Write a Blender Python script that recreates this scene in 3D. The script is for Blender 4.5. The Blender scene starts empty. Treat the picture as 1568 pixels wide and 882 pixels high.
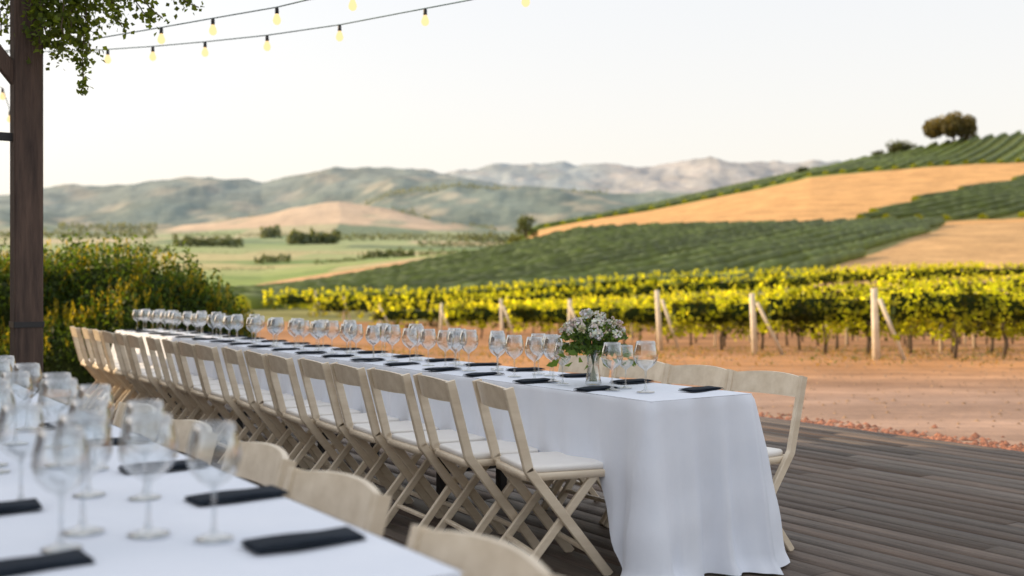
import bpy, bmesh, math, random
import numpy as np
from mathutils import Vector, Matrix, noise
random.seed(7); rng=np.random.default_rng(11)
D=bpy.data; S=bpy.context.scene
F=1660.0; CX=784.0; HY=437.0; EYE=1.22
# ------------------------------------------------------------------ helpers
def link(o):
    S.collection.objects.link(o); return o
def new_obj(name,me,loc=(0,0,0),rot=0.0,parent=None):
    o=D.objects.new(name,me); link(o); o.location=loc; o.rotation_euler=(0,0,rot)
    if parent: o.parent=parent
    return o
def empty(name,loc=(0,0,0),rot=0.0):
    o=D.objects.new(name,None); link(o); o.location=loc; o.rotation_euler=(0,0,rot); o.empty_display_size=.2
    return o
def mesh_np(name,V,Q,mat=None,col=None,smooth=False):
    V=np.asarray(V,np.float32); Q=np.asarray(Q,np.int32)
    me=D.meshes.new(name); k=Q.shape[1]
    me.vertices.add(len(V)); me.vertices.foreach_set('co',V.ravel())
    me.loops.add(Q.size); me.loops.foreach_set('vertex_index',Q.ravel())
    me.polygons.add(len(Q)); me.polygons.foreach_set('loop_start',np.arange(len(Q),dtype=np.int32)*k)
    me.polygons.foreach_set('loop_total',np.full(len(Q),k,np.int32))
    if smooth: me.polygons.foreach_set('use_smooth',np.ones(len(Q),bool))
    me.update(calc_edges=True)
    if col is not None:
        a=me.color_attributes.new('Col','FLOAT_COLOR','POINT')
        c=np.ones((len(V),4),np.float32); c[:,:3]=col; a.data.foreach_set('color',c.ravel())
    if mat: me.materials.append(mat)
    return me
def nt(name):
    m=D.materials.new(name); m.use_nodes=True; t=m.node_tree; t.nodes.clear()
    out=t.nodes.new('ShaderNodeOutputMaterial'); return m,t,out
def N(t,typ,**kw):
    n=t.nodes.new(typ)
    for k,v in kw.items():
        if k in n.inputs.keys(): n.inputs[k].default_value=v
        else: setattr(n,k,v)
    return n
def pbr(name,c1,c2=None,scale=8,rough=.6,bump=0,bscale=60,stretch=(1,1,1),attr=False,spec=.5,detail=6,coords='Object'):
    m,t,out=nt(name); L=t.links.new
    b=N(t,'ShaderNodeBsdfPrincipled',Roughness=rough); b.inputs['Specular IOR Level'].default_value=spec
    tc=N(t,'ShaderNodeTexCoord'); mp=N(t,'ShaderNodeMapping',Scale=stretch); L(tc.outputs[coords],mp.inputs[0])
    nz=N(t,'ShaderNodeTexNoise',Scale=scale,Detail=detail,Roughness=.6); L(mp.outputs[0],nz.inputs['Vector'])
    rp=N(t,'ShaderNodeMapRange'); rp.inputs[1].default_value=.3; rp.inputs[2].default_value=.7; L(nz.outputs[0],rp.inputs[0])
    mx=N(t,'ShaderNodeMix',data_type='RGBA'); L(rp.outputs[0],mx.inputs[0])
    c2=c2 or c1
    mx.inputs[6].default_value=(*c1,1); mx.inputs[7].default_value=(*c2,1); src=mx.outputs[2]
    if attr:
        at=N(t,'ShaderNodeAttribute',attribute_name='Col'); mm=N(t,'ShaderNodeMix',data_type='RGBA',blend_type='MULTIPLY'); mm.inputs[0].default_value=1
        L(src,mm.inputs[6]); L(at.outputs['Color'],mm.inputs[7]); src=mm.outputs[2]
    L(src,b.inputs['Base Color'])
    if bump:
        n2=N(t,'ShaderNodeTexNoise',Scale=bscale,Detail=5); L(mp.outputs[0],n2.inputs['Vector'])
        bp=N(t,'ShaderNodeBump',Strength=bump,Distance=.01); L(n2.outputs[0],bp.inputs['Height']); L(bp.outputs[0],b.inputs['Normal'])
    L(b.outputs[0],out.inputs[0]); return m
def leafmat(name,trans=.35):
    m,t,out=nt(name); L=t.links.new
    at=N(t,'ShaderNodeAttribute',attribute_name='Col')
    b=N(t,'ShaderNodeBsdfPrincipled',Roughness=.55); b.inputs['Specular IOR Level'].default_value=.3
    tr=N(t,'ShaderNodeBsdfTranslucent'); hs=N(t,'ShaderNodeMix',data_type='RGBA',blend_type='MULTIPLY'); hs.inputs[0].default_value=1
    hs.inputs[7].default_value=(3.1,2.5,.7,1)
    L(at.outputs['Color'],b.inputs['Base Color']); L(at.outputs['Color'],hs.inputs[6]); L(hs.outputs[2],tr.inputs['Color'])
    mx=N(t,'ShaderNodeMixShader',Fac=trans); L(b.outputs[0],mx.inputs[1]); L(tr.outputs[0],mx.inputs[2]); L(mx.outputs[0],out.inputs[0])
    return m
def leaves(name,P,size,mat,cols,aspect=.8,up=None):
    P=np.asarray(P,float); n=len(P); size=np.broadcast_to(size,(n,))
    a=rng.normal(size=(n,3)); 
    if up is not None: a=a*(1-up)+np.array([0,0,1.6])*up
    a/=np.linalg.norm(a,axis=1)[:,None]
    b=rng.normal(size=(n,3)); b-=a*(a*b).sum(1)[:,None]; b/=np.linalg.norm(b,axis=1)[:,None]
    c=np.cross(a,b); s=size[:,None]
    V=np.stack([P-a*s*.5,P+b*s*.5*aspect+c*s*.12-a*s*.08,P+a*s*.5,P-b*s*.5*aspect+c*s*.12-a*s*.08],1).reshape(-1,3)
    Q=np.arange(4*n).reshape(n,4)
    return mesh_np(name,V,Q,mat,np.repeat(np.asarray(cols),4,axis=0))
class MB:
    """simple mesh assembler"""
    def __init__(s): s.v=[];s.f=[];s.m=[];s.mats=[];s.sm=[]
    def add(s,vs,fs,mat,smooth=False):
        if mat not in s.mats: s.mats.append(mat)
        k=len(s.v); i=s.mats.index(mat); s.v+= [tuple(v) for v in vs]
        for f in fs: s.f.append(tuple(a+k for a in f)); s.m.append(i); s.sm.append(smooth)
    def beam(s,a,b,w,d,mat,side=(0,1,0),bev=.004):
        a=Vector(a);b=Vector(b);z=(b-a).normalized();y=Vector(side); y=(y-z*y.dot(z)).normalized(); x=y.cross(z)
        hw=w/2;hd=d/2;c=min(bev,hw*.4,hd*.4)
        prof=[(hd-c,hw),(hd,hw-c),(hd,-hw+c),(hd-c,-hw),(-hd+c,-hw),(-hd,-hw+c),(-hd,hw-c),(-hd+c,hw)]
        vs=[];n=8
        for p in(a,b):
            for (px,py) in prof: vs.append(p+x*px+y*py)
        fs=[(i,(i+1)%n,(i+1)%n+n,i+n) for i in range(n)]
        fs.append(tuple(range(n-1,-1,-1)));fs.append(tuple(range(n,2*n)))
        s.add(vs,fs,mat)
    def box(s,c,sz,mat,bev=.004):
        c=Vector(c); s.beam(c-Vector((0,0,sz[2]/2)),c+Vector((0,0,sz[2]/2)),sz[1],sz[0],mat,bev=bev)
    def tube(s,pts,r,mat,n=8,cap=True):
        vs=[];pts=[Vector(p) for p in pts]; rr=r if isinstance(r,(list,tuple)) else [r]*len(pts)
        for i,p in enumerate(pts):
            t=(pts[min(i+1,len(pts)-1)]-pts[max(i-1,0)]).normalized()
            u=t.cross(Vector((0,0,1))) if abs(t.z)<.95 else t.cross(Vector((1,0,0))); u.normalize(); w=t.cross(u)
            for k in range(n):
                a=2*math.pi*k/n; vs.append(p+u*math.cos(a)*rr[i]+w*math.sin(a)*rr[i])
        fs=[(i*n+k,i*n+(k+1)%n,(i+1)*n+(k+1)%n,(i+1)*n+k) for i in range(len(pts)-1) for k in range(n)]
        if cap: fs+= [tuple(range(n-1,-1,-1)),tuple((len(pts)-1)*n+k for k in range(n))]
        s.add(vs,fs,mat,True)
    def lathe(s,prof,mat,n=24,c=(0,0,0)):
        vs=[];
        for r,z in prof:
            for k in range(n):
                a=2*math.pi*k/n; vs.append((c[0]+r*math.cos(a),c[1]+r*math.sin(a),c[2]+z))
        fs=[(i*n+k,i*n+(k+1)%n,(i+1)*n+(k+1)%n,(i+1)*n+k) for i in range(len(prof)-1) for k in range(n)]
        s.add(vs,fs,mat,True)
    def mesh(s,name):
        me=D.meshes.new(name); me.from_pydata(s.v,[],s.f)
        for m in s.mats: me.materials.append(m)
        me.polygons.foreach_set('material_index',s.m); me.polygons.foreach_set('use_smooth',s.sm); me.update()
        return me
# ------------------------------------------------------------------ materials
M_wood=pbr('chair_wood',(.60,.50,.37),(.76,.66,.52),scale=3,rough=.38,bump=.1,stretch=(1,6,6))
M_pad=pbr('seat_pad',(.80,.78,.75),(.86,.84,.82),scale=6,rough=.45)
M_cloth=pbr('linen_white',(.72,.77,.87),(.79,.83,.92),scale=3,rough=.8,bump=.4,bscale=7,spec=.2)
M_nap=pbr('napkin_navy',(.012,.018,.028),(.02,.028,.042),scale=20,rough=.85,bump=.3,bscale=200,spec=.2)
M_post=pbr('weathered_timber',(.035,.022,.018),(.11,.07,.052),scale=5,rough=.8,bump=1.0,bscale=14,stretch=(6,6,.5))
M_dark=pbr('dark_metal',(.015,.015,.017),rough=.5)
M_trunk=pbr('bark',(.09,.065,.045),(.17,.13,.09),scale=9,rough=.9,bump=.8,bscale=20)
M_vpost=pbr('trellis_post',(.60,.51,.38),(.78,.69,.55),scale=5,rough=.85,bump=.4)
M_wire=pbr('cable_green',(.02,.09,.075),rough=.5)
M_deck=pbr('deck_boards',(.50,.50,.51),(1.2,1.17,1.12),scale=2.2,rough=.6,bump=.8,bscale=16,stretch=(1,14,1),attr=True,spec=.3)
M_leaf=leafmat('foliage',.5); M_leafd=leafmat('foliage_far',.25); M_vleaf=leafmat('vine_foliage',.58)
M_core=pbr('foliage_core',(.014,.025,.006),(.035,.05,.014),scale=6,rough=.9,spec=.1)
m,t,out=nt('clear_glass'); L=t.links.new
tb=N(t,'ShaderNodeBsdfTransparent'); tb.inputs[0].default_value=(.94,.96,.97,1); gb=N(t,'ShaderNodeBsdfGlossy',Roughness=.03)
lw=N(t,'ShaderNodeLayerWeight',Blend=.42); mr=N(t,'ShaderNodeMapRange'); mr.inputs[3].default_value=.09; mr.inputs[4].default_value=.95
L(lw.outputs['Facing'],mr.inputs[0]); mx=N(t,'ShaderNodeMixShader'); L(mr.outputs[0],mx.inputs[0]); L(tb.outputs[0],mx.inputs[1]); L(gb.outputs[0],mx.inputs[2]); L(mx.outputs[0],out.inputs[0])
M_glass=m
m,t,out=nt('warm_bulb'); e=N(t,'ShaderNodeEmission',Strength=1.35); e.inputs[0].default_value=(1,.70,.34,1); t.links.new(e.outputs[0],out.inputs[0]); M_bulb=m
def groundmat(name,s1,s2,bump,dist,lo=.66,hi=1.25,streak=0):
    m,t,out=nt(name); L=t.links.new
    b=N(t,'ShaderNodeBsdfPrincipled',Roughness=.95); b.inputs['Specular IOR Level'].default_value=.08
    at=N(t,'ShaderNodeAttribute',attribute_name='Col'); tc=N(t,'ShaderNodeTexCoord')
    n1=N(t,'ShaderNodeTexNoise',Scale=s1,Detail=8,Roughness=.65); n2=N(t,'ShaderNodeTexNoise',Scale=s2,Detail=4)
    L(tc.outputs['Object'],n1.inputs['Vector']); L(tc.outputs['Object'],n2.inputs['Vector'])
    ad=N(t,'ShaderNodeMath',operation='ADD'); L(n1.outputs[0],ad.inputs[0]); L(n2.outputs[0],ad.inputs[1])
    mr=N(t,'ShaderNodeMapRange'); mr.inputs[1].default_value=.7; mr.inputs[2].default_value=1.3; mr.inputs[3].default_value=lo; mr.inputs[4].default_value=hi
    L(ad.outputs[0],mr.inputs[0]); mm=N(t,'ShaderNodeMix',data_type='RGBA',blend_type='MULTIPLY'); mm.inputs[0].default_value=1
    L(at.outputs['Color'],mm.inputs[6]); L(mr.outputs[0],mm.inputs[7]); src=mm.outputs[2]
    if streak:
        mp=N(t,'ShaderNodeMapping',Scale=(.10,1.1,1),Rotation=(0,0,.25)); L(tc.outputs['Object'],mp.inputs[0]); n3=N(t,'ShaderNodeTexNoise',Scale=1.0,Detail=5,Roughness=.7); L(mp.outputs[0],n3.inputs['Vector'])
        m3=N(t,'ShaderNodeMapRange'); m3.inputs[1].default_value=.35; m3.inputs[2].default_value=.65; m3.inputs[3].default_value=1-streak; m3.inputs[4].default_value=1+streak; L(n3.outputs[0],m3.inputs[0])
        m4=N(t,'ShaderNodeMix',data_type='RGBA',blend_type='MULTIPLY'); m4.inputs[0].default_value=1; L(src,m4.inputs[6]); L(m3.outputs[0],m4.inputs[7]); src=m4.outputs[2]
    L(src,b.inputs['Base Color'])
    bp=N(t,'ShaderNodeBump',Strength=bump,Distance=dist); L(n1.outputs[0],bp.inputs['Height']); L(bp.outputs[0],b.inputs['Normal'])
    L(b.outputs[0],out.inputs[0]); return m
M_ground=groundmat('earth_fields',.9,.12,.6,.12,.68,1.22,.2)
M_hill=groundmat('hill_scrub',.012,.0025,.5,22,.75,1.2)
# ------------------------------------------------------------------ terrain
def zk(Y,y): return EYE+(HY-y)*Y/F
KN=[(20,[(0,None,-.22)]),(22,[(0,None,-.27)]),(36,[(0,None,-.85)]),(60,[(0,None,-1.5)]),
 (82,[(-2000,478),(700,475),(1000,455),(1568,440),(3500,400)]),
 (120,[(-2000,464),(385,463),(700,450),(1000,436),(1230,427),(1568,420),(3500,380)]),
 (250,[(-2000,445),(385,444),(480,430),(600,408),(790,378),(900,354),(1200,342),(1450,336),(1568,333),(3500,260)]),
 (450,[(-2000,430),(400,428),(600,403),(700,392),(790,374),(825,353),(1000,321),(1240,269),(1400,258),(1568,248),(3500,120)]),
 (560,[(-2000,422),(400,420),(600,398),(700,388),(790,372),(825,347),(1000,316),(1240,263),(1330,241),(1450,220),(1568,205),(3500,60)]),
 (640,[(-2000,415),(400,414),(700,386),(830,390),(3500,395)]),
 (1000,[(0,396)]),(2000,[(0,369)]),(2500,[(0,362)]),
 (3000,[(-2000,362),(215,358),(320,342),(450,316),(520,308),(600,320),(680,343),(760,356),(3500,358)]),
 (3400,[(0,352)]),
 (4200,[(-2000,330),(0,332),(100,345),(540,330),(600,302),(700,290),(800,296),(930,300),(1400,312),(3500,312)]),
 (5200,[(-2000,305),(-300,310),(0,300),(80,288),(200,273),(300,277),(400,279),(510,257),(620,258),(700,268),(800,283),(950,294),(3500,302)]),
 (6500,[(0,330)]),
 (8500,[(-2000,320),(600,292),(700,260),(780,251),(850,249),(1000,251),(1050,248),(1100,242),(1180,250),(1250,245),(1330,241),(1568,242),(3500,240)]),
 (9500,[(0,300)])]
KY=np.array([k[0] for k in KN],float)
def terr(X,Y):
    X=np.asarray(X,float);Y=np.asarray(Y,float)
    Yc=np.maximum(Y,1.0); px=CX+F*X/Yc
    Z=[]
    for Yk,pts in KN:
        if pts[0][1] is None: Z.append(np.full(px.shape,pts[0][2]))
        else: Z.append(zk(Yk,np.interp(px,[p[0] for p in pts],[p[1] for p in pts])))
    Z=np.stack(Z); i=np.clip(np.searchsorted(KY,Y,side='right')-1,0,len(KY)-2)
    tt=np.clip((Y-KY[i])/(KY[i+1]-KY[i]),0,1); 
    ii=i; zz=np.take_along_axis(Z,ii[None],0)[0]*(1-tt)+np.take_along_axis(Z,(ii+1)[None],0)[0]*tt
    near=np.where(Y<9,-.09,-.09+(-.22+.09)*np.clip((Y-9)/11,0,1))
    return np.where(Y<20,near,zz)
def inpoly(px,py,poly):
    r=np.zeros(px.shape,bool); n=len(poly); j=n-1
    for i in range(n):
        xi,yi=poly[i];xj,yj=poly[j]
        c=((yi>py)!=(yj>py))&(px<(xj-xi)*(py-yi)/((yj-yi)+1e-9)+xi); r^=c; j=i
    return r
G1=[(-3000,520),(-3000,452),(385,450),(480,434),(640,407),(790,379),(880,356),(1200,344),(1450,337),(1435,352),(1330,390),(1235,426),(1200,520)]
TAN=[(1200,520),(1235,426),(1330,390),(1435,352),(1450,345),(1568,338),(3500,300),(3500,520)]
G2=[(1295,336),(1420,305),(1568,272),(3500,130),(3500,300),(1568,333),(1450,337)]
ROAD=[(300,450),(385,438),(640,399),(700,392),(700,396),(640,406),(480,434),(385,449)]
G3b=[(780,400),(825,357),(1000,323),(1240,271),(1400,259),(1568,249),(3500,120),(3500,-50),(780,-50)]
def sst(x,a,b):
    t=np.clip((x-a)/(b-a),0,1); return (t*t*(3-2*t))[...,None]
def mixc(a,b,f): return np.array(a)*(1-f)+np.array(b)*f
def colour(X,Y,Z):
    px=CX+F*X/Y; py=HY-(Z-EYE)*F/Y; n=X.size
    c=np.zeros(X.shape+(3,)); 
    def setc(mask,col): c[mask]=col
    setc(Y<1e9,(.42,.22,.11))
    w=np.clip((Y-13)/6,0,1)[...,None]
    c=np.where((Y<24)[...,None],np.array((.40,.27,.205))*(1-w)+np.array((.50,.26,.12))*w,c)
    m=(Y>70)&(Y<640); gold=m&(px>800); setc(gold,(.64,.37,.16))
    setc(m&(px<=800),(.26,.33,.11))
    setc(m&inpoly(px,py,G1),(.26,.25,.10)); setc(m&inpoly(px,py,TAN),(.56,.35,.17)); setc(m&inpoly(px,py,G2),(.27,.26,.10))
    setc(m&inpoly(px,py,G3b)&(Y>430)&(px>800),(.26,.28,.09)); setc(m&inpoly(px,py,ROAD),(.60,.36,.20))
    v=(Y>=455)&(Y<2700)&(px<1400)&((px<800)|(Y>640))
    ca=np.floor(np.log(Y/400)*9+np.sin(X*.004)*.6); cb=np.floor(X/220+ca*.37)
    h=np.abs(np.sin(ca*12.9898+cb*78.233)*43758.5453)%1
    pal=np.array([(.30,.36,.14),(.20,.28,.10),(.46,.41,.21),(.34,.38,.17),(.14,.19,.08),(.50,.40,.24)])
    pc=pal[(h*6).astype(int)]; c=np.where(v[...,None],pc,c)
    hl=Y>=2650
    nz=np.sin(X*.011+np.sin(Y*.006)*2)+np.sin(X*.023+Y*.017)*.7+np.sin(X*.047-Y*.031)*.4
    far=mixc((.18,.22,.11),(.36,.32,.18),sst(nz,-.2,1.4))
    th=sst(px,205,260)*(1-sst(px,680,740))*(1-sst(py,350,356))*(Y<3400)[...,None]
    tc_=mixc((.58,.41,.25),(.34,.30,.17),sst(nz,.9,1.6))
    far=far*(1-th)+tc_*th
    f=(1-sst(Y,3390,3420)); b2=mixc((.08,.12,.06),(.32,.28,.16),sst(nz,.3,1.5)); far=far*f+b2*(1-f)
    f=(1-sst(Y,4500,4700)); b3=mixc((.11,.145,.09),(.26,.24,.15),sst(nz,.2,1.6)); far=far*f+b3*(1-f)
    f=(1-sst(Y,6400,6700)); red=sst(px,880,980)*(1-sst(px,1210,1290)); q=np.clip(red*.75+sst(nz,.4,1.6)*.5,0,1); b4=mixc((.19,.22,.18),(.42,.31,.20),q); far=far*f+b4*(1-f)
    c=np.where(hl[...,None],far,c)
    hz=(1-np.exp(-np.clip(Y-600,0,None)/9500))[...,None]  # aerial haze painted into the vertex colours, stronger with distance
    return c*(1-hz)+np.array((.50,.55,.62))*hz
cols=np.concatenate([-np.geomspace(4000,130,26),np.arange(-120,1701,4),np.geomspace(1710,5500,26)])
def sheet(Ys,noise_amp):
    PX,YY=np.meshgrid(cols,Ys); XX=(PX-CX)/F*YY; ZZ=terr(XX,YY)
    C=colour(XX,YY,ZZ); ZZ=ZZ+noise_amp(XX,YY)
    V=np.stack([XX,YY,ZZ],-1).reshape(-1,3); nc=len(cols); nr=len(Ys)
    i=np.arange((nr-1)*(nc-1)); r=i//(nc-1); k=i%(nc-1); a=r*nc+k
    Q=np.stack([a,a+1,a+nc+1,a+nc],1); return V,Q,C.reshape(-1,3)
def amp_near(X,Y):
    a=np.clip((Y-24)/60,0,1)
    return a*(np.sin(X*.11+Y*.07)*.12+np.sin(X*.31-Y*.23)*.05)+np.clip((Y-90)/300,0,1)*.5*np.sin(X*.04+Y*.03)
Ys=np.concatenate([np.arange(20,70,1.5),np.arange(70,660,1.6),np.geomspace(662,2700,110)])
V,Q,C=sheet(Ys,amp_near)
gx=np.linspace(-60,60,121); gy=np.array([-50,-20,-5,0,3,6,9,10,11,12,13,14,15,16,17,18,19,20.0])
X2,Y2=np.meshgrid(gx,gy); Z2=terr(X2,Y2); C2=colour(X2,np.maximum(Y2,1),Z2)
V2=np.stack([X2,Y2,Z2],-1).reshape(-1,3); i=np.arange((len(gy)-1)*120); a=(i//120)*121+i%120
Q2=np.stack([a,a+1,a+122,a+121],1)+len(V)
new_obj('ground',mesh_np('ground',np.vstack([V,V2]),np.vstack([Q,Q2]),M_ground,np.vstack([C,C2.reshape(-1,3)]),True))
def amp_far(X,Y):
    out=np.zeros(X.shape); f=out.ravel(); x=X.ravel(); y=Y.ravel()
    for i in range(len(f)):
        f[i]=noise.fractal(Vector((x[i]*.0024,y[i]*.0013,0)),.85,2.1,6)
    w=np.clip((Y-2600)/600,0,1)
    return out*w*(14+Y*.0035)
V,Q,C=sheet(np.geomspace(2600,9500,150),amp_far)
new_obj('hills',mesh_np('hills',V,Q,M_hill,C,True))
# ------------------------------------------------------------------ table frame
U=Vector((-.559,.829,0)).normalized(); W=Vector((U.y,-U.x,0))
R1=Vector((1.051,4.703,0)); C2c=Vector((-.073,1.77,0)); AU=math.atan2(W.y,W.x)
def T(o,s,v,z=0): return o+U*s+W*v+Vector((0,0,z))
def deck():
    V=[];Q=[];C=[]
    bw=.142; gap=.008; v=-8.0
    while v<4.0:
        s=-9+random.random()*2
        while s<9.3:
            ln=random.uniform(2.4,4.2); e=min(s+ln,9.3); g=random.uniform(.72,1.32); tint=random.uniform(-.006,.018)
            base=np.array((.142+tint,.115,.100-tint*.5))*g
            z1=random.uniform(-.0015,.0015); k=len(V)
            for (ss,vv,z) in [(s,v,z1),(e-.004,v,z1),(e-.004,v+bw-gap,z1),(s,v+bw-gap,z1),(s,v,-.035),(e-.004,v,-.035),(e-.004,v+bw-gap,-.035),(s,v+bw-gap,-.035)]:
                V.append((-ss,vv,z)) ; C.append(base)
            Q+=[(k+3,k+2,k+1,k),(k,k+1,k+5,k+4),(k+1,k+2,k+6,k+5),(k+2,k+3,k+7,k+6),(k+3,k,k+4,k+7)]
            s=e
        v+=bw
    o=new_obj('deck',mesh_np('deck',V,Q,M_deck,np.array(C)),R1)
    o.rotation_euler=(0,0,math.atan2(-U.y,-U.x)); return o
deck()
V=[];Q=[];C=[]
mg=pbr('gravel_stone',(.8,.8,.8),(1,1,1),rough=.9,attr=True)
def rock(c,r,col):
    k=len(V); 
    for d in [(1,0,0),(0,1,0),(-1,0,0),(0,-1,0)]:
        V.append((c[0]+d[0]*r*random.uniform(.6,1.2),c[1]+d[1]*r*random.uniform(.6,1.2),c[2])); C.append(col)
    V.append((c[0],c[1],c[2]+r*random.uniform(.4,.9)));C.append(col)
    for i in range(4): Q.append((k+i,k+(i+1)%4,k+4))
for i in range(12000):
    s=random.uniform(-4,12); v=4.03+abs(random.gauss(0,.38)); p=T(R1,s,v); 
    z=float(terr(np.array(p.x),np.array(p.y))); g=random.uniform(.5,1.3)
    rock((p.x,p.y,z+.004),random.uniform(.012,.045),(.44*g,.19*g,.115*g))
for i in range(7000):
    X=random.uniform(-12,22);Y=random.uniform(10,28); z=float(terr(np.array(X),np.array(Y)));g=random.uniform(.6,1.15)
    if (Vector((X,Y,0))-R1).dot(W)<4.1 and (Vector((X,Y,0))-R1).dot(U)<9.4: continue
    rock((X,Y,z),random.uniform(.01,.035),(.40*g,.25*g,.15*g))
new_obj('gravel',mesh_np('gravel',V,Q,mg,np.array(C)))
P=[];cs=[];sz=[]
for _ in range(700):
    X=random.uniform(-8,22);Y=random.uniform(19,36); z=float(terr(np.array(X),np.array(Y)))
    for k in range(14):
        P.append((X+random.gauss(0,.2),Y+random.gauss(0,.16),z+random.uniform(.01,.09))); g=random.uniform(.7,1.2); cs.append((.34*g,.22*g,.09*g) if random.random()<.6 else (.14*g,.16*g,.05*g)); sz.append(random.uniform(.03,.10))
new_obj('dry_grass',leaves('dry_grass',P,np.array(sz),M_leafd,cs,.4,.4))
# ------------------------------------------------------------------ tables with cloths
def table(name,org,length,width,zb_long,seed,legs=True):
    rs=random.Random(seed); H=.75
    per=[];st=.014; r=.03
    def add(x0,y0,x1,y1,nx,ny,side):
        n=int(math.hypot(x1-x0,y1-y0)/st)
        for i in range(n): 
            t=i/n; per.append((x0+(x1-x0)*t,y0+(y1-y0)*t,nx,ny))
    add(0,r,0,width-r,-1,0,'e')
    for i in range(6):
        a=math.pi/2*i/6; per.append((r-r*math.cos(a),width-r+r*math.sin(a),-math.cos(a),math.sin(a)))
    add(r,width,length-r,width,0,1,'l')
    for i in range(6):
        a=math.pi/2*i/6; per.append((length-r+r*math.sin(a),width-r+r*math.cos(a),math.sin(a),math.cos(a)))
    add(length,width-r,length,r,1,0,'e')
    for i in range(6):
        a=math.pi/2*i/6; per.append((length-r+r*math.cos(a),r-r*math.sin(a),math.cos(a),-math.sin(a)))
    add(length-r,0,r,0,0,-1,'r')
    for i in range(6):
        a=math.pi/2*i/6; per.append((r-r*math.sin(a),r-r*math.cos(a),-math.sin(a),-math.cos(a)))
    n=len(per); rows=30; V=[];Q=[]
    ph=[rs.uniform(0,6.28) for _ in range(6)]
    for i,(x,y,nx,ny) in enumerate(per):
        dc=min(math.hypot(x,y),math.hypot(x,y-width),math.hypot(x-length,y),math.hypot(x-length,y-width))
        dr=min(math.hypot(x,y),math.hypot(x-length,y))
        ends=min(x,length-x)
        k=min(1,max(0,(ends-.10)/.25)); k=k*k*(3-2*k)
        zb=.012*(1-k)+zb_long*k
        d=i*st*1.0
        corner=math.exp(-(dc/.11)**2)*(.6 if dr>.3 else 1)
        for j in range(rows+1):
            h=j/rows; z=H*(1-h)+zb*h; drop=(H-z)/.74
            def crease(q,sharp): 
                w_=math.sin(q); return (abs(w_)**sharp)*(1 if w_>0 else -.5)
            fold=crease(d*30+ph[0]+1.6*math.sin(d*4.1)+.6*h,1.1)*.95+crease(d*53+ph[1]+h*1.5,1.2)*.35*(.2+h)+math.sin(d*9+ph[2])*.5
            amp=.043*drop**.6*(1-.5*k)
            off=.005+drop*.03*(1-k*.6)+amp*fold+corner*drop*.085+ .004*math.sin(z*23+d*5)*drop
            if h>.93 and k<.3: off+=(h-.93)*.5*(.6+.6*math.sin(d*13+1))
            if j==0: off=0
            V.append((x+nx*off,y+ny*off,z))
    for i in range(n):
        for j in range(rows):
            a=i*(rows+1)+j; b=((i+1)%n)*(rows+1)+j
            Q.append((a,a+1,b+1,b))
    gx=int(length/.05); gy=14; base=len(V)
    for a in range(gx+1):
        for b in range(gy+1):
            x=length*a/gx; y=width*b/gy
            x=min(max(x,.004),length-.004); y=min(max(y,.004),width-.004)
            e=min(1,min(x,length-x,y,width-y)/.05)
            z=H+.0005+e*(.0026*math.sin(x*7+math.sin(y*9)*1.5)+.0018*math.sin(y*24+x*2)+ .003*math.exp(-((y-width/2)/.006)**2)+.003*math.exp(-((x%1.1-.55)/.008)**2))
            V.append((x,y,z))
    for a in range(gx):
        for b in range(gy):
            p=base+a*(gy+1)+b; Q.append((p,p+gy+1,p+gy+2,p+1))
    e=empty(name,org,math.atan2(U.y,U.x))
    new_obj('tablecloth',mesh_np(name+'_cloth',V,Q,M_cloth,None,True),parent=e)
    mb=MB()
    mb.box((length/2,width/2,.722),(length-.04,width-.04,.03),M_post)
    k=int(length/1.8)+1
    for a in range(k+1):
        x=.25+(length-.5)*a/k
        for y in (.10,width-.10): mb.beam((x,y,0),(x,y,.706),.05,.05,M_dark)
        mb.beam((x,.12,.2),(x,width-.12,.2),.03,.03,M_dark,side=(1,0,0))
    new_obj('table_frame',mb.mesh(name+'_frame'),parent=e)
    return e
TW=.59
table('banquet_table',R1,8.45,TW,.42,3)
table('banquet_table',C2c,5.3,.80,.50,9)
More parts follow.
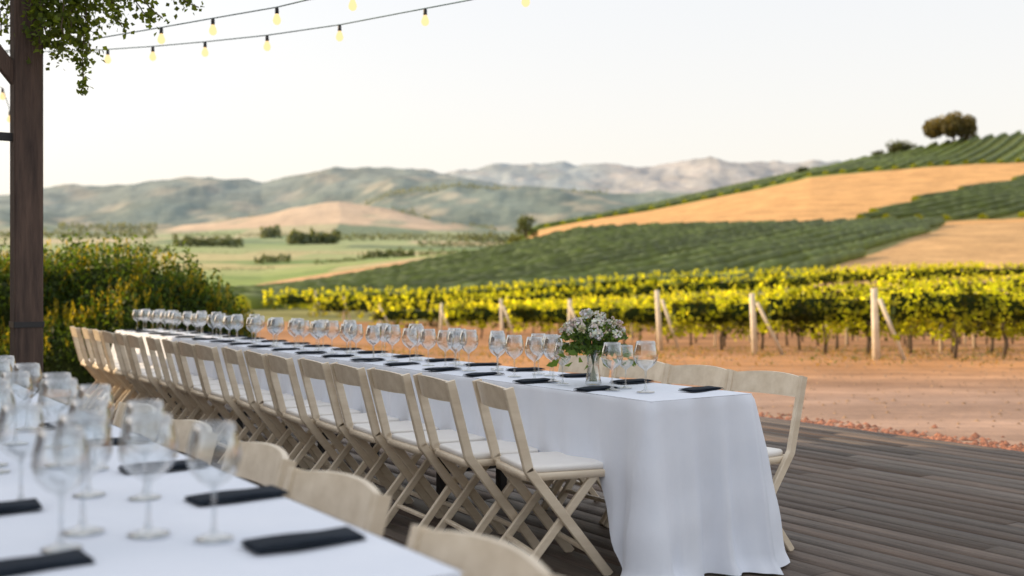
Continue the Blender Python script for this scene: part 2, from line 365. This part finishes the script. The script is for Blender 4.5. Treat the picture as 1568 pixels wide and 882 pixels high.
# ------------------------------------------------------------------ chairs
def chair_mesh(hb,nm):
    b=MB(); w=.21
    for sy in(-1,1):
        y=sy*w
        b.beam((-.265,y,hb),(-.175,y,.455),.024,.042,M_wood)
        b.beam((-.178,y,.462),(.185,y,0),.024,.042,M_wood)
        b.beam((.13,y*.86,.415),(-.215,y*.86,0),.022,.036,M_wood)
    b.beam((.105,-w+.012,.10),(.105,w-.012,.10),.022,.02,M_wood,side=(1,0,0))
    b.beam((-.13,-w*.86+.01,.10),(-.13,w*.86-.01,.10),.022,.02,M_wood,side=(1,0,0))
    b.beam((-.17,-w+.012,.43),(-.17,w-.012,.43),.03,.022,M_wood,side=(0,0,1))
    def pad(z0,z1,x0,x1,hw,mat,r):
        n=6;loop=[]
        for cx,cy,a0 in[(x1-r,hw-r,0),(x0+r,hw-r,90),(x0+r,-hw+r,180),(x1-r,-hw+r,270)]:
            for i in range(n+1):
                a=math.radians(a0+90*i/n); loop.append((cx+r*math.cos(a),cy+r*math.sin(a)))
        m=len(loop); cx=(x0+x1)/2; vs=[]
        lv=[(1,z0),(1,z1-.008),(.975,z1-.002),(.9,z1),(.5,z1-.003)]
        for sc,z in lv: vs+=[(cx+(x-cx)*sc,y*sc,z) for x,y in loop]
        fs=[(j*m+i,j*m+(i+1)%m,(j+1)*m+(i+1)%m,(j+1)*m+i) for j in range(len(lv)-1) for i in range(m)]
        fs.append(tuple((len(lv)-1)*m+i for i in range(m))); fs.append(tuple(range(m-1,-1,-1)))
        b.add(vs,fs,mat,True)
    pad(.412,.444,-.19,.205,.197,M_wood,.04)
    pad(.445,.470,-.175,.195,.186,M_pad,.04)
    n=12; vs=[];fs=[]
    for i in range(n+1):
        t=-1+2*i/n; y=t*.205; bow=-.035*(1-t*t); crown=.014*(1-t*t)
        for dz in(hb-.095,hb-.005+crown):
            for th in(-.008,.008):
                x=-.262+(hb-dz)*.26+bow+th; vs.append((x,y,dz))
    for i in range(n):
        a=i*4;c=a+4
        fs+=[(a,a+2,c+2,c),(a+1,c+1,c+3,a+3),(a+2,a+3,c+3,c+2),(a,c,c+1,a+1)]
    fs+=[(0,1,3,2),(n*4,n*4+2,n*4+3,n*4+1)]
    b.add(vs,fs,M_wood)
    return b.mesh(nm)
CH=chair_mesh(.80,'folding_chair'); CH2=chair_mesh(.765,'folding_chair_low')
def chair(p,rot,me=CH): new_obj('folding_chair',me,p,rot)
for i in range(18):
    chair(T(R1,.50+.45*i,(-.73 if i==0 else -.785)+random.uniform(-.02,.02)),AU+(-.22 if i==0 else -.12 if i<4 else -.08)+random.uniform(-.05,.05))
for i in range(4):
    chair(T(R1,.28+.47*i,.14+random.uniform(-.02,.02)),AU+math.pi+random.uniform(-.05,.05))
for s,v,a in[(.07,-.19,.0),(.80,-.12,.05),(1.38,-.09,-.03),(2.0,-.09,0),(2.6,-.09,0)]:
    chair(T(C2c,s,v),AU+math.pi+a,CH2)
for i in range(3): chair(T(C2c,2.2+.6*i,-.95),AU,CH2)
# ------------------------------------------------------------------ glasses, napkins, flowers
def glass_mesh(sc,name):
    b=MB(); pr=[(.0,.004),(.034,.001),(.036,.003),(.02,.006),(.007,.012),(.0042,.025),(.0038,.06),(.0042,.088),(.010,.097),(.026,.107),(.040,.122),(.0475,.14),(.049,.155),(.046,.175),(.041,.195),(.0365,.213),(.0358,.213),(.040,.195),(.0448,.175)]
    b.lathe([(r*sc,z*(sc*.5+.5)) for r,z in pr],M_glass,28); return b.mesh(name)
GL=[glass_mesh(1,'wine_glass'),glass_mesh(.84,'wine_glass_b'),glass_mesh(1.1,'wine_glass_c')]
def glass(p,k=None): new_obj('wine_glass',GL[k if k is not None else random.choice([0,0,1,2])],(p.x,p.y,.7545))
def nap_mesh():
    b=MB(); nx=14;ny=6; 
    for L_,z in ((0,.0),(1,.0065)):
        vs=[];fs=[]
        sx=.104-.002*L_; sy=.044-.002*L_
        for k in(0,1):
            for i in range(nx+1):
                for j in range(ny+1):
                    x=-sx+2*sx*i/nx; y=-sy+2*sy*j/ny
                    e=1-max(abs(x)/sx,abs(y)/sy)**8
                    zz=z+(.0058 if k else .0005)*(.4+.6*e)+.001*math.sin(x*40+L_*2+y*30)+.0012
                    vs.append((x,y,zz))
        m=(nx+1)*(ny+1)
        for k in(0,1):
            for i in range(nx):
                for j in range(ny):
                    a=k*m+i*(ny+1)+j; q=(a,a+ny+1,a+ny+2,a+1); fs.append(q if k else q[::-1])
        ring=[i*(ny+1) for i in range(nx+1)]+[nx*(ny+1)+j for j in range(1,ny+1)]+[i*(ny+1)+ny for i in range(nx-1,-1,-1)]+[j for j in range(ny-1,0,-1)]
        for a,c in zip(ring,ring[1:]+ring[:1]): fs.append((a,c,c+m,a+m))
        b.add(vs,fs,M_nap,True)
    return b.mesh('folded_napkin')
NP=nap_mesh()
def nap(p,rot): new_obj('folded_napkin',NP,(p.x,p.y,.754),rot)
ja=lambda a:random.uniform(-a,a)
for i in range(18):
    s=.50+.45*i
    nap(T(R1,s+ja(.03),-.48),AU+ja(.16))
for s,v,k in[(.27,-.385,2),(.42,-.45,0),(.47,-.33,1),(.80,-.44,1),(.93,-.40,2),(1.03,-.44,0)]: glass(T(R1,s,v),k)
for i in range(16):
    s=1.28+.45*i
    glass(T(R1,s+ja(.03),-.39+ja(.03)),2 if i%2 else 0); glass(T(R1,s+.11+ja(.03),-.43+ja(.03)),0)
    if i%2: glass(T(R1,s+.21+ja(.03),-.37+ja(.03)),0)
for i in range(18):
    s=.20+.46*i
    nap(T(R1,s+ja(.03),-.11),AU+ja(.16))
    if i>1:
        glass(T(R1,s+.08+ja(.03),-.24+ja(.03)),0); glass(T(R1,s+.19+ja(.03),-.19+ja(.02)))
for s,v in[(.33,-.144),(.80,-.10),(1.28,-.12),(1.8,-.12),(2.3,-.12),(.42,-.60),(.95,-.58),(1.45,-.6),(2.0,-.6)]: nap(T(C2c,s,v),AU+ja(.08))
for i in range(9):
    s=.44+.46*i
    glass(T(C2c,s+ja(.01),-.27),0); glass(T(C2c,s+.11,-.35+ja(.02)),0 if i%2 else 2)
    glass(T(C2c,s+.08,-.50+ja(.02)),0)
    if i!=1: glass(T(C2c,s+.2,-.46+ja(.02)),2)
vp=T(R1,.70,-.335); E=empty('flower_vase',(vp.x,vp.y,.7545))
b=MB(); b.lathe([(0,.002),(.036,0),(.040,.004),(.034,.03),(.028,.09),(.030,.14),(.040,.175),(.0385,.175),(.0285,.14),(.0265,.09),(.032,.03),(.034,.012)],M_glass,28)
M_stem=pbr('stem_green',(.05,.11,.03),(.09,.16,.05),rough=.5)
new_obj('vase',b.mesh('vase'),parent=E)
b=MB(); heads=[]
for i in range(76):
    a=random.uniform(0,6.28); rr=math.sqrt(random.random())*.15; hz=.21+.125*(.3+.7*random.random())*(1-(rr/.18)**2)+.012
    top=Vector((rr*math.cos(a),rr*math.sin(a),hz)); heads.append(top)
    bt=Vector((-.018*math.cos(a),-.018*math.sin(a),.015)); mid=Vector((.018*math.cos(a),.018*math.sin(a),.165))
    b.tube([bt,mid*.6+bt*.4,mid,(mid+top)/2+Vector((0,0,.01)),top],.0017,M_stem,5)
new_obj('stems',b.mesh('stems'),parent=E)
P=[];cs=[];sz=[]
for i in range(1900):
    a=random.uniform(0,6.28);el=random.uniform(-.5,1.4); rr=.16*random.random()**.4
    p=Vector((rr*math.cos(a)*math.cos(el),rr*math.sin(a)*math.cos(el),.215+.09*random.random()**.5*math.sin(el)+(-.03 if el<0 else 0)))
    P.append(p); g=random.uniform(.5,1.3); cs.append((.085*g,.15*g,.05*g)); sz.append(random.uniform(.014,.035))
for a in np.linspace(0,6.28,15):
    for k in range(5):
        rr=.06+.035*k; P.append((rr*math.cos(a)+ja(.01),rr*math.sin(a)+ja(.01),.20-.012*k*k*.5+ja(.012))); cs.append((.08,.15,.04)); sz.append(.055)
new_obj('greenery',leaves('greenery',P,np.array(sz),M_leaf,cs,.55),parent=E)
P=[];cs=[];sz=[]
for h in heads:
    if random.random()<.1: continue
    R=random.choice([.008,.011,.015,.019,.024]); pk=random.random()
    c0=(.84,.82,.76) if pk<.75 else (.80,.66,.62) if pk<.88 else (.70,.66,.46)
    for k in range(36):
        d=Vector((random.gauss(0,1),random.gauss(0,1),random.gauss(.3,1))).normalized()*R*random.uniform(.6,1)
        P.append(h+d); cs.append(tuple(x*random.uniform(.8,1.05) for x in c0)); sz.append(R*.75)
m_pet=pbr('petals',(1,1,1),(.95,.95,.95),rough=.7,attr=True)
new_obj('blossoms',leaves('blossoms',P,np.array(sz),m_pet,cs,.9),parent=E)
# ------------------------------------------------------------------ pergola post, vine, lights
E=empty('pergola',(-3.0,6.7,0),AU)
b=MB()
for x in(0,-3.2):
    for y in(0,3.2): b.beam((x,y,-.05),(x,y,3.6),.165,.165,M_post,bev=.008)
for y,xe in((0,1.4),(3.2,.2)):
    for s in(-.106,.106): b.beam((-3.6,y+s,3.5),(xe,y+s,3.5),.045,.2,M_post)
for x in np.linspace(-3.4,-.7,6): b.beam((x,-.5,3.648),(x,3.5,3.648),.045,.09,M_post,side=(1,0,0))
b.beam((0,0,2.42),(-.75,0,3.35),.08,.09,M_post); b.beam((-3.2,0,2.45),(-2.45,0,3.35),.08,.09,M_post)
new_obj('timber_frame',b.mesh('timber_frame'),parent=E)
b=MB(); b.beam((-.083,0,2.13),(-3.12,0,2.13),.03,.05,M_dark,bev=.003)
b.box((0,0,.98),(.175,.175,.035),M_dark)
new_obj('iron_fittings',b.mesh('iron_fittings'),parent=E)
b=MB(); P=[];cs=[];sz=[]
def hang(p0,ln,dx,dens,w):
    pts=[];p=Vector(p0)
    for k in range(10):
        pts.append(p.copy()); p=p+Vector((dx*ln/10+ja(.015),ja(.015),-ln/10*(1-abs(dx)*.3)))
    b.tube(pts,.004,M_trunk,5)
    for q in pts:
        for _ in range(dens):
            P.append(q+Vector((random.gauss(0,w),random.gauss(0,w),random.gauss(0,w)))); g=random.uniform(.5,1.5); cs.append((.085*g,.13*g,.025*g)); sz.append(random.uniform(.025,.048))
pc=lambda px,py,Y:Vector(((px-CX)/F*Y,Y,zk(Y,py)))
for x,y0,ln in[(66,-70,.62),(78,-70,.66),(92,-70,.68),(104,-70,.62),(85,-60,.6),(72,-50,.5),(115,-70,.60),(128,-70,.66),(140,-60,.42),(150,-70,.40),(165,-70,.38),(178,-70,.34),(95,-60,.5),(60,-70,.5),(110,-60,.48)]:
    hang(pc(x,y0,6.6+ja(.25)),ln,.03,19,.055)
hang(pc(122,35,6.6),.46,.02,11,.022)
hang(pc(165,10,6.6),.18,.7,5,.03); hang(pc(200,-12,6.6),.25,.9,5,.035); hang(pc(235,-25,6.6),.25,1.2,5,.03); hang(pc(185,-30,6.6),.32,.5,6,.04); hang(pc(270,-20,6.7),.14,.5,5,.02)
hang(pc(15,-30,6.9),.35,.0,12,.05); hang(pc(5,-40,6.8),.4,.0,12,.06)
for x in np.linspace(-3.4,1.5,150):
    q=E.matrix_basis@Vector((x,0,3.62)); 
    for _ in range(20):
        p=Vector((q.x+random.gauss(0,.14),q.y+random.gauss(0,.14),max(3.42,q.z+random.gauss(0,.1)))); P.append(p); g=random.uniform(.4,1.4); cs.append((.055*g,.10*g,.02*g)); sz.append(random.uniform(.04,.07))
VE=empty('climbing_vine')
new_obj('tendrils',b.mesh('tendrils'),parent=VE); new_obj('leaves',leaves('vine_leaves',P,np.array(sz),M_leaf,cs,.85),parent=VE)
def string(wire,bulbs,name):
    b=MB(); pts=[pc(*w) for w in wire]
    fine=[]
    for i in range(len(pts)-1):
        for k in range(4): fine.append(pts[i].lerp(pts[i+1],k/4))
    fine.append(pts[-1]); b.tube(fine,.0045,M_wire,6)
    for px,py in bulbs:
        Y=np.interp(px,[w[0] for w in wire],[w[2] for w in wire]); wy=np.interp(px,[w[0] for w in wire],[w[1] for w in wire])
        p=pc(px,wy,Y); 
        b.lathe([(0,.004),(.009,.0),(.014,-.01),(.015,-.045),(.013,-.05),(0,-.05)],M_dark,10,p)
        b.lathe([(.012,-.05),(.017,-.06),(.027,-.085),(.030,-.10),(.025,-.117),(.013,-.128),(0,-.131)],M_bulb,14,p)
    new_obj('string_lights',b.mesh('string_lights'))
string([(-300,84,11.5),(130,78,10),(234,71,9.7),(314,64,9.4),(409,54,9.0),(520,38,8.6),(651,13,8.1),(720,0,7.9),(805,-18,7.6),(1200,-120,6.4)],[(165,0),(234,0),(314,0),(409,0),(520,0),(651,0),(805,0)],'a')
string([(-300,110,10.5),(100,68,9.0),(165,56,8.7),(247,42,8.5),(326,28,8.3),(424,11,8.0),(470,0,7.8),(540,-12,7.6),(1000,-110,6.4)],[(247,0),(326,0),(424,0),(540,0)],'b')
string([(-300,60,12.5),(-20,125,12),(4,135,12),(14,165,12.2),(16,175,12.2),(35,210,12.3)],[(4,0),(15,0)],'c')
# ------------------------------------------------------------------ shrub on the left
P=[];cs=[];sz=[];P2=[];cs2=[];sz2=[]
blobs=[]
for px,Y,r,h in[(-160,16.5,1.2,2.1),(-60,16.2,1.1,2.0),(30,16.0,1.0,1.75),(95,16.2,.9,1.95),(165,16.1,.95,1.95),(235,16.0,.9,1.85),(290,16.0,.75,1.5),(338,15.9,.5,1.15),(362,15.9,.3,.75),(75,15.2,.7,.95),(120,15.0,.7,.9),(200,15.3,.8,1.3)]:
    blobs.append(((px-CX)/F*Y,Y,r,h))
b=MB()
for X,Y,r,h in blobs:
    z0=-.16
    n=int(3200*r*h)
    for _ in range(n):
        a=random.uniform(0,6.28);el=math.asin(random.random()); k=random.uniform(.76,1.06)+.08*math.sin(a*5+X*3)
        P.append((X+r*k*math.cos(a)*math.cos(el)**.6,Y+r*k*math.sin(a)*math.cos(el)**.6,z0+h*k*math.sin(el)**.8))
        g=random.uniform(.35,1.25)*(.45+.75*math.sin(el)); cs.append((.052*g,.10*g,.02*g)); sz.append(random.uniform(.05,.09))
    for _ in range(int(120*r)):
        a=random.uniform(0,6.28);q=random.random()**.5*r*.9; bx=X+q*math.cos(a);by=Y+q*math.sin(a); hb=h*math.sqrt(max(.05,1-(q/r)**2))*.88+z0; L_=random.uniform(.15,.42)
        lx=ja(.12)
        for k in range(14):
            tt=k/13; P2.append((bx+ja(.015)+tt*lx,by+ja(.015),hb+L_*tt)); g=random.uniform(.7,1.2); cs2.append((.24*g*(.35+tt*.8),.25*g*(.6+tt*.4),.025*g)); sz2.append(.07)
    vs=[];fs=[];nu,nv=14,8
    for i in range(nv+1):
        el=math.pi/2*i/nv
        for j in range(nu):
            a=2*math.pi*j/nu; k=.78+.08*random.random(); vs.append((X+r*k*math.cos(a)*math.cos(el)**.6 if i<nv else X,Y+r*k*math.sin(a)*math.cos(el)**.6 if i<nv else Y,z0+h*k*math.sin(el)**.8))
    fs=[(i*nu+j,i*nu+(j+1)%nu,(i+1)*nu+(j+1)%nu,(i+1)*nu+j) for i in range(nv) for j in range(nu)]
    b.add(vs,fs,M_core,True)  # dark inner shell added to close the gaps behind the leaves
SE=empty('shrub'); new_obj('dark_core',b.mesh('shrub_core'),parent=SE); new_obj('leaves',leaves('shrub_leaves',P,np.array(sz),M_leaf,cs,.6,.2),parent=SE)
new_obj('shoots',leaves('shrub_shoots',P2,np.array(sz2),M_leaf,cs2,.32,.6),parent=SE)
# ------------------------------------------------------------------ near vineyard rows
RD=Vector((.934,.356,0)).normalized()
rows=[0,4.26,8.85,15,21.3,29.4,40.4,50,60]
for ri,s in enumerate(rows):
    st=Vector((8.5-.3565*s,22+.934*s,0)); ln=[24,30,36,44,50,56,60,60,60][ri]
    P=[];cs=[];sz=[]; b=MB(); zg=lambda p:float(terr(np.array(p.x),np.array(p.y)))
    den=[400,320,230,150,115,90,60,50,40][ri]; lsz=[.115,.13,.15,.17,.2,.22,.25,.27,.3][ri]
    N_=int(ln*den); back=[1.2,1.2,1.2,1.2,1.2,1.2,2,3.5,5][ri]
    tt=rng.random(N_)*(ln+back)-back
    for t_ in tt:
        p=st+RD*float(t_); zz=zg(p)
        top=1.62+.26*noise.noise(Vector((t_*1.7,s+5,0)))+.18*noise.noise(Vector((t_*5,s+5,0))); bot=.46+.36*noise.noise(Vector((t_*1.3,s+9,2)))
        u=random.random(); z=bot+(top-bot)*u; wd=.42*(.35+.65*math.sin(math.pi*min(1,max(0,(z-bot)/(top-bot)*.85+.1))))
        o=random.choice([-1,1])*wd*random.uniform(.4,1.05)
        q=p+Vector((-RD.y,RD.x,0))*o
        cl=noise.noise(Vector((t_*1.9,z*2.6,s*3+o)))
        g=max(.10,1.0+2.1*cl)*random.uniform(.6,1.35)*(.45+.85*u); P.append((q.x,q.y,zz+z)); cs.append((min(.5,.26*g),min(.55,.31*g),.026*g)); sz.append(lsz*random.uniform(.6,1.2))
    for t_ in np.arange(-back,ln,.4):
        p=st+RD*float(t_+ja(.2)); zz=zg(p)
        L_=random.uniform(.05,.4)
        for k in range(7): 
            P.append((p.x+ja(.1),p.y+ja(.1),zz+1.55+L_*k/6)); cs.append((.36,.40,.04)); sz.append(lsz*.7)
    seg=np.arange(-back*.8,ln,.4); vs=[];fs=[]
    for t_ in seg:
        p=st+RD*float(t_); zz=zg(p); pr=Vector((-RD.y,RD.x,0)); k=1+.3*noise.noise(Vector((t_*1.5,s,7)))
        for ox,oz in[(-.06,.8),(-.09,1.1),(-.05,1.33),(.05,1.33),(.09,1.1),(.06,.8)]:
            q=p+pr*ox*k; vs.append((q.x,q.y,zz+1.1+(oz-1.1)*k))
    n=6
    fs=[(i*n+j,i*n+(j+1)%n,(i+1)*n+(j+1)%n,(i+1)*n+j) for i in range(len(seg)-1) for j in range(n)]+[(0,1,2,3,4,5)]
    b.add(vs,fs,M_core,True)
    for t_ in np.arange(0.6,ln,1.3):
        p=st+RD*float(t_); zz=zg(p); x=ja(.06)
        b.tube([(p.x,p.y,zz-.05),(p.x+x,p.y+ja(.04),zz+.35),(p.x-x*.5,p.y,zz+.62),(p.x+x,p.y,zz+.95)],[.05,.04,.035,.03],M_trunk,7)
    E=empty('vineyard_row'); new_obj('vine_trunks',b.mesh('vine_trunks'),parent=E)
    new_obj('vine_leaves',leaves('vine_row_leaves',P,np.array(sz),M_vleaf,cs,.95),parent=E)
    b=MB()
    for k,t_ in enumerate(np.arange(-min(back,1.2)-.15,ln,5.5)):
        p=st+RD*float(t_); zz=zg(p); h=[1.42,1.45,1.68,1.6,1.7,1.62,1.7,1.7,1.7][ri] if k==0 else 1.4
        b.tube([(p.x,p.y,zz-.1),(p.x+(ja(.12) if k==0 else 0),p.y,zz+h)],[.08,.065] if k==0 else .04,M_vpost,10)
        if k==0: b.tube([(p.x+.02,p.y-.12,zz+h*.85),(p.x+.62+ja(.12),p.y-.05,zz-.05)],.045,M_vpost,8)
    for hz in(.75,1.1,1.4):
        pp=[]
        for t_ in np.arange(-back-.1,ln,3): q=st+RD*float(t_); pp.append((q.x,q.y,zg(q)+hz))
        b.tube(pp,.006,M_dark,4)
    new_obj('trellis',b.mesh('trellis'),parent=E)
# ------------------------------------------------------------------ hillside vineyard rows
def hillrows(name,poly,d,spacing,seg,ymin,ymax,xr,h,w,c0):
    d=Vector(d).normalized(); p_=Vector((d.y,-d.x,0)); V=[];Q=[];C=[]
    cx,cy=(xr[0]+xr[1])/2,(ymin+ymax)/2; ext=math.hypot(xr[1]-xr[0],ymax-ymin)/2
    prof=[(-.5,.1),(-.55,.55),(-.3,.95),(.3,1.0),(.55,.6),(.5,.1)]; n=6
    for o in np.arange(-ext,ext,spacing):
        tt=np.arange(-ext,ext,seg); X=cx+p_.x*o+d.x*tt; Y=cy+p_.y*o+d.y*tt
        ok=(Y>ymin)&(Y<ymax); Z=terr(X,np.maximum(Y,21)); Yq=np.maximum(Y,1)
        ok&=inpoly(CX+F*X/Yq,HY-(Z-EYE)*F/Yq,poly)
        Z=Z+amp_near(X,Y)
        prev=None; rg=random.uniform(.8,1.2)
        for i in range(len(tt)):
            if not ok[i]: prev=None; continue
            k0=len(V); jj=random.uniform(.85,1.15); g=random.uniform(.75,1.25)*rg
            for a,c in prof:
                V.append((X[i]+p_.x*a*w*jj+random.uniform(-.1,.1),Y[i]+p_.y*a*w*jj+random.uniform(-.1,.1),Z[i]+c*h*random.uniform(.85,1.12)))
                C.append((c0[0]*g,c0[1]*g,c0[2]*g))
            if prev is not None:
                for j in range(n-1): Q.append((prev+j,prev+j+1,k0+j+1,k0+j))
            prev=k0
    new_obj(name,mesh_np(name,V,Q,M_leafd,np.array(C)))
G1r=[(-600,520),(-600,454)]+G1[2:]
hillrows('hillside_vineyard',G1r,(.555,.832,0),4.4,1.3,84,252,(-110,110),1.3,1.3,(.115,.155,.03))
hillrows('hillside_vineyard',G2,(.75,.66,0),5.5,2.2,240,450,(70,230),1.5,1.9,(.12,.16,.03))
hillrows('hillside_vineyard',G3b,(.55,.83,0),6,3,445,562,(8,300),1.8,2.3,(.13,.175,.03))
# ------------------------------------------------------------------ trees
def tree(name,px,Y,w,h,nl=2600,tone=(.07,.085,.03),trunk=True,clump=None):
    X=(px-CX)/F*Y; z0=float(terr(np.array(X),np.array(Y)))-.3; b=MB(); P=[];cs=[];sz=[]
    E=empty(name,(X,Y,z0)); lf=w*.055 if clump is None else clump
    b.tube([(0,0,0),(w*.01,0,h*.2),(-w*.01,0,h*.4)],[w*.035,w*.026,w*.02],M_trunk,8)
    cl=[]
    for i in range(16):
        a=random.uniform(0,6.28); q=random.random()**.5*w*.38; z=h*random.uniform(.38,.80)*(1-.25*(q/(w*.4))**2); c=Vector((q*math.cos(a),q*math.sin(a),z)); cl.append((c,w*random.uniform(.13,.2)))
        b.tube([(0,0,h*random.uniform(.2,.38)),c*.55+Vector((0,0,h*.08)),c],[w*.016,w*.01,w*.004],M_trunk,5)
    for c,r in cl:
        for _ in range(nl//16):
            d=Vector((random.gauss(0,1),random.gauss(0,1),random.gauss(0,.75))).normalized()*r*random.random()**.35; p=c+d
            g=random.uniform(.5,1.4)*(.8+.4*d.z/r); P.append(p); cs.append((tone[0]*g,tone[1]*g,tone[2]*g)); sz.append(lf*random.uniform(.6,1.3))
    new_obj('trunk',b.mesh('trunk'),parent=E); new_obj('crown',leaves('crown',P,np.array(sz),M_leafd,cs,.9),parent=E)
tree('oak_tree',1460,555,27,15,5200,(.14,.12,.045))
tree('bush',1380,555,17,5.5,1600,(.09,.11,.04)); tree('bush',1228,470,6.5,6,1200,(.06,.09,.03)); tree('bush',1345,556,8,3.5,800)
tree('oak_tree',806,250,6.5,8,1600,(.09,.12,.035)); tree('bush',790,250,4.5,3.5,800,(.13,.15,.035))
P=[];cs=[];sz=[]
def mass(px0,px1,Y,h,n,tone=(.075,.105,.045)):
    for _ in range(n):
        px=random.uniform(px0,px1); Yq=Y*random.uniform(.985,1.015); X=(px-CX)/F*Yq; z0=float(terr(np.array(X),np.array(Yq)))
        hh=h*(.6+.5*noise.noise(Vector((px*.11,Y,0)))+.3*noise.noise(Vector((px*.4,Y,3)))); g=random.uniform(.6,1.3)
        u=random.random()**.7
        hz=1-math.exp(-max(0,Y-600)/7500)  # distant clumps painted paler and bluer to stand for haze
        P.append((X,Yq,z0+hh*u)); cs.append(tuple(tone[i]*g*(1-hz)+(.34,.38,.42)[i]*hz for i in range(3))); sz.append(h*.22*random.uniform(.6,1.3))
for a in[(390,445,820,8,500),(555,635,900,10,700),(265,372,1500,20,900),(440,520,1700,28,900),(400,430,2300,36,300),(520,760,2050,18,1100),(640,800,1500,12,800),(100,260,1200,12,800),(480,560,640,4,400),(270,420,640,2.5,500),(700,800,1900,22,500),(550,760,3300,26,900),(560,930,4250,30,1500),(0,240,2300,24,900),(90,240,3300,34,600),(870,1010,2600,40,700),(260,620,1150,4,500),(260,700,2450,14,1200),(640,720,760,6,350),(330,400,3150,18,200),(600,660,3050,22,300)]: mass(*a)
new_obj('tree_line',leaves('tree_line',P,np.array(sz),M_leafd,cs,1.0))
# ------------------------------------------------------------------ unseen building, added left of view to shade the tables
M_sid=pbr('board_siding',(.16,.10,.065),(.24,.16,.11),scale=3,rough=.8,bump=.4,stretch=(5,5,.5)); M_roof=pbr('roof_shingle',(.07,.06,.055),(.12,.10,.09),scale=6,rough=.85)
M_win=pbr('window_glass',(.03,.04,.05),rough=.08)
E=empty('shade_building',(-9.4,0,0)); b=MB()
x0,x1,y0,y1,he,hr=-6.5,0,-3.0,11.3,5.3,7.3; xm=(x0+x1)/2
b.add([(x0,y0,-.2),(x1,y0,-.2),(x1,y1,-.2),(x0,y1,-.2),(x0,y0,he),(x1,y0,he),(x1,y1,he),(x0,y1,he),(xm,y0,hr),(xm,y1,hr)],[(1,2,6,5),(3,0,4,7),(0,1,5,8,4),(2,3,7,9,6)],M_sid)
for k in np.arange(y0+.3,y1,.3): b.beam((x1+.012,k,-.2),(x1+.012,k,he-.02),.04,.02,M_sid)
new_obj('walls',b.mesh('walls'),parent=E); b=MB()
for sx in(-1,1):
    xe=xm+sx*(x1-xm+.45); ze=he-.24
    b.add([(xm,y0-.4,hr+.02),(xe,y0-.4,ze),(xe,y1+.25,ze),(xm,y1+.25,hr+.02),(xm,y0-.4,hr+.16),(xe,y0-.4,ze+.14),(xe,y1+.25,ze+.14),(xm,y1+.25,hr+.16)],[(0,1,2,3),(4,7,6,5),(1,5,6,2),(0,4,5,1),(3,2,6,7)],M_roof)
new_obj('roof',b.mesh('roof'),parent=E); b=MB()
for yy in(-1,2,8,10.2):
    for zz in(1.6,4.0):
        b.box((x1+.03,yy,zz),(.06,1.1,1.3),M_vpost); b.box((x1+.065,yy,zz),(.02,.92,1.12),M_win); b.box((x1+.08,yy,zz),(.02,.04,1.12),M_vpost)
b.box((x1+.03,5,1.1),(.06,1.7,2.5),M_vpost); b.box((x1+.07,5,1.08),(.03,1.5,2.3),M_post)
new_obj('windows_and_door',b.mesh('windows'),parent=E)
# ------------------------------------------------------------------ sky, sun, camera
el=math.radians(20); az=math.atan2(-.97,.24)
w=D.worlds.new('World'); S.world=w; w.use_nodes=True; t=w.node_tree; bg=t.nodes['Background']
sk=t.nodes.new('ShaderNodeTexSky'); sk.sky_type='NISHITA'; sk.sun_disc=False; sk.sun_elevation=el; sk.sun_rotation=az%(2*math.pi); sk.air_density=1.0; sk.dust_density=3.5; sk.ozone_density=1.2
tc=t.nodes.new('ShaderNodeTexCoord'); sp=t.nodes.new('ShaderNodeSeparateXYZ'); t.links.new(tc.outputs['Generated'],sp.inputs[0])
mrr=t.nodes.new('ShaderNodeMapRange'); mrr.inputs[1].default_value=.05; mrr.inputs[2].default_value=.32; t.links.new(sp.outputs['Z'],mrr.inputs[0])
hz=t.nodes.new('ShaderNodeMix'); hz.data_type='RGBA'; hz.inputs[6].default_value=(10.1,9.2,8.1,1); hz.inputs[7].default_value=(9.1,9.05,9.0,1); t.links.new(mrr.outputs[0],hz.inputs[0])
mx=t.nodes.new('ShaderNodeMix'); mx.data_type='RGBA'; mx.inputs[0].default_value=.58
t.links.new(sk.outputs[0],mx.inputs[6]); t.links.new(hz.outputs[2],mx.inputs[7]); t.links.new(mx.outputs[2],bg.inputs[0]); bg.inputs[1].default_value=.15
l=D.lights.new('sun','SUN'); l.energy=5; l.angle=math.radians(.6); l.color=(1,.74,.45); o=D.objects.new('sun',l); link(o)
o.rotation_euler=Vector((math.sin(az)*math.cos(el),math.cos(az)*math.cos(el),math.sin(el))).to_track_quat('Z','Y').to_euler()
c=D.cameras.new('camera'); co=D.objects.new('camera',c); link(co); co.location=(0,0,EYE); co.rotation_euler=(math.pi/2,0,0)
c.sensor_width=36; c.lens=36*F/1568; c.shift_y=-4/1568; c.clip_start=.05; c.clip_end=30000
c.dof.use_dof=True; c.dof.focus_distance=5.2; c.dof.aperture_fstop=1.9
S.camera=co
S.view_settings.view_transform='Standard'; S.view_settings.look='None'; S.view_settings.exposure=0
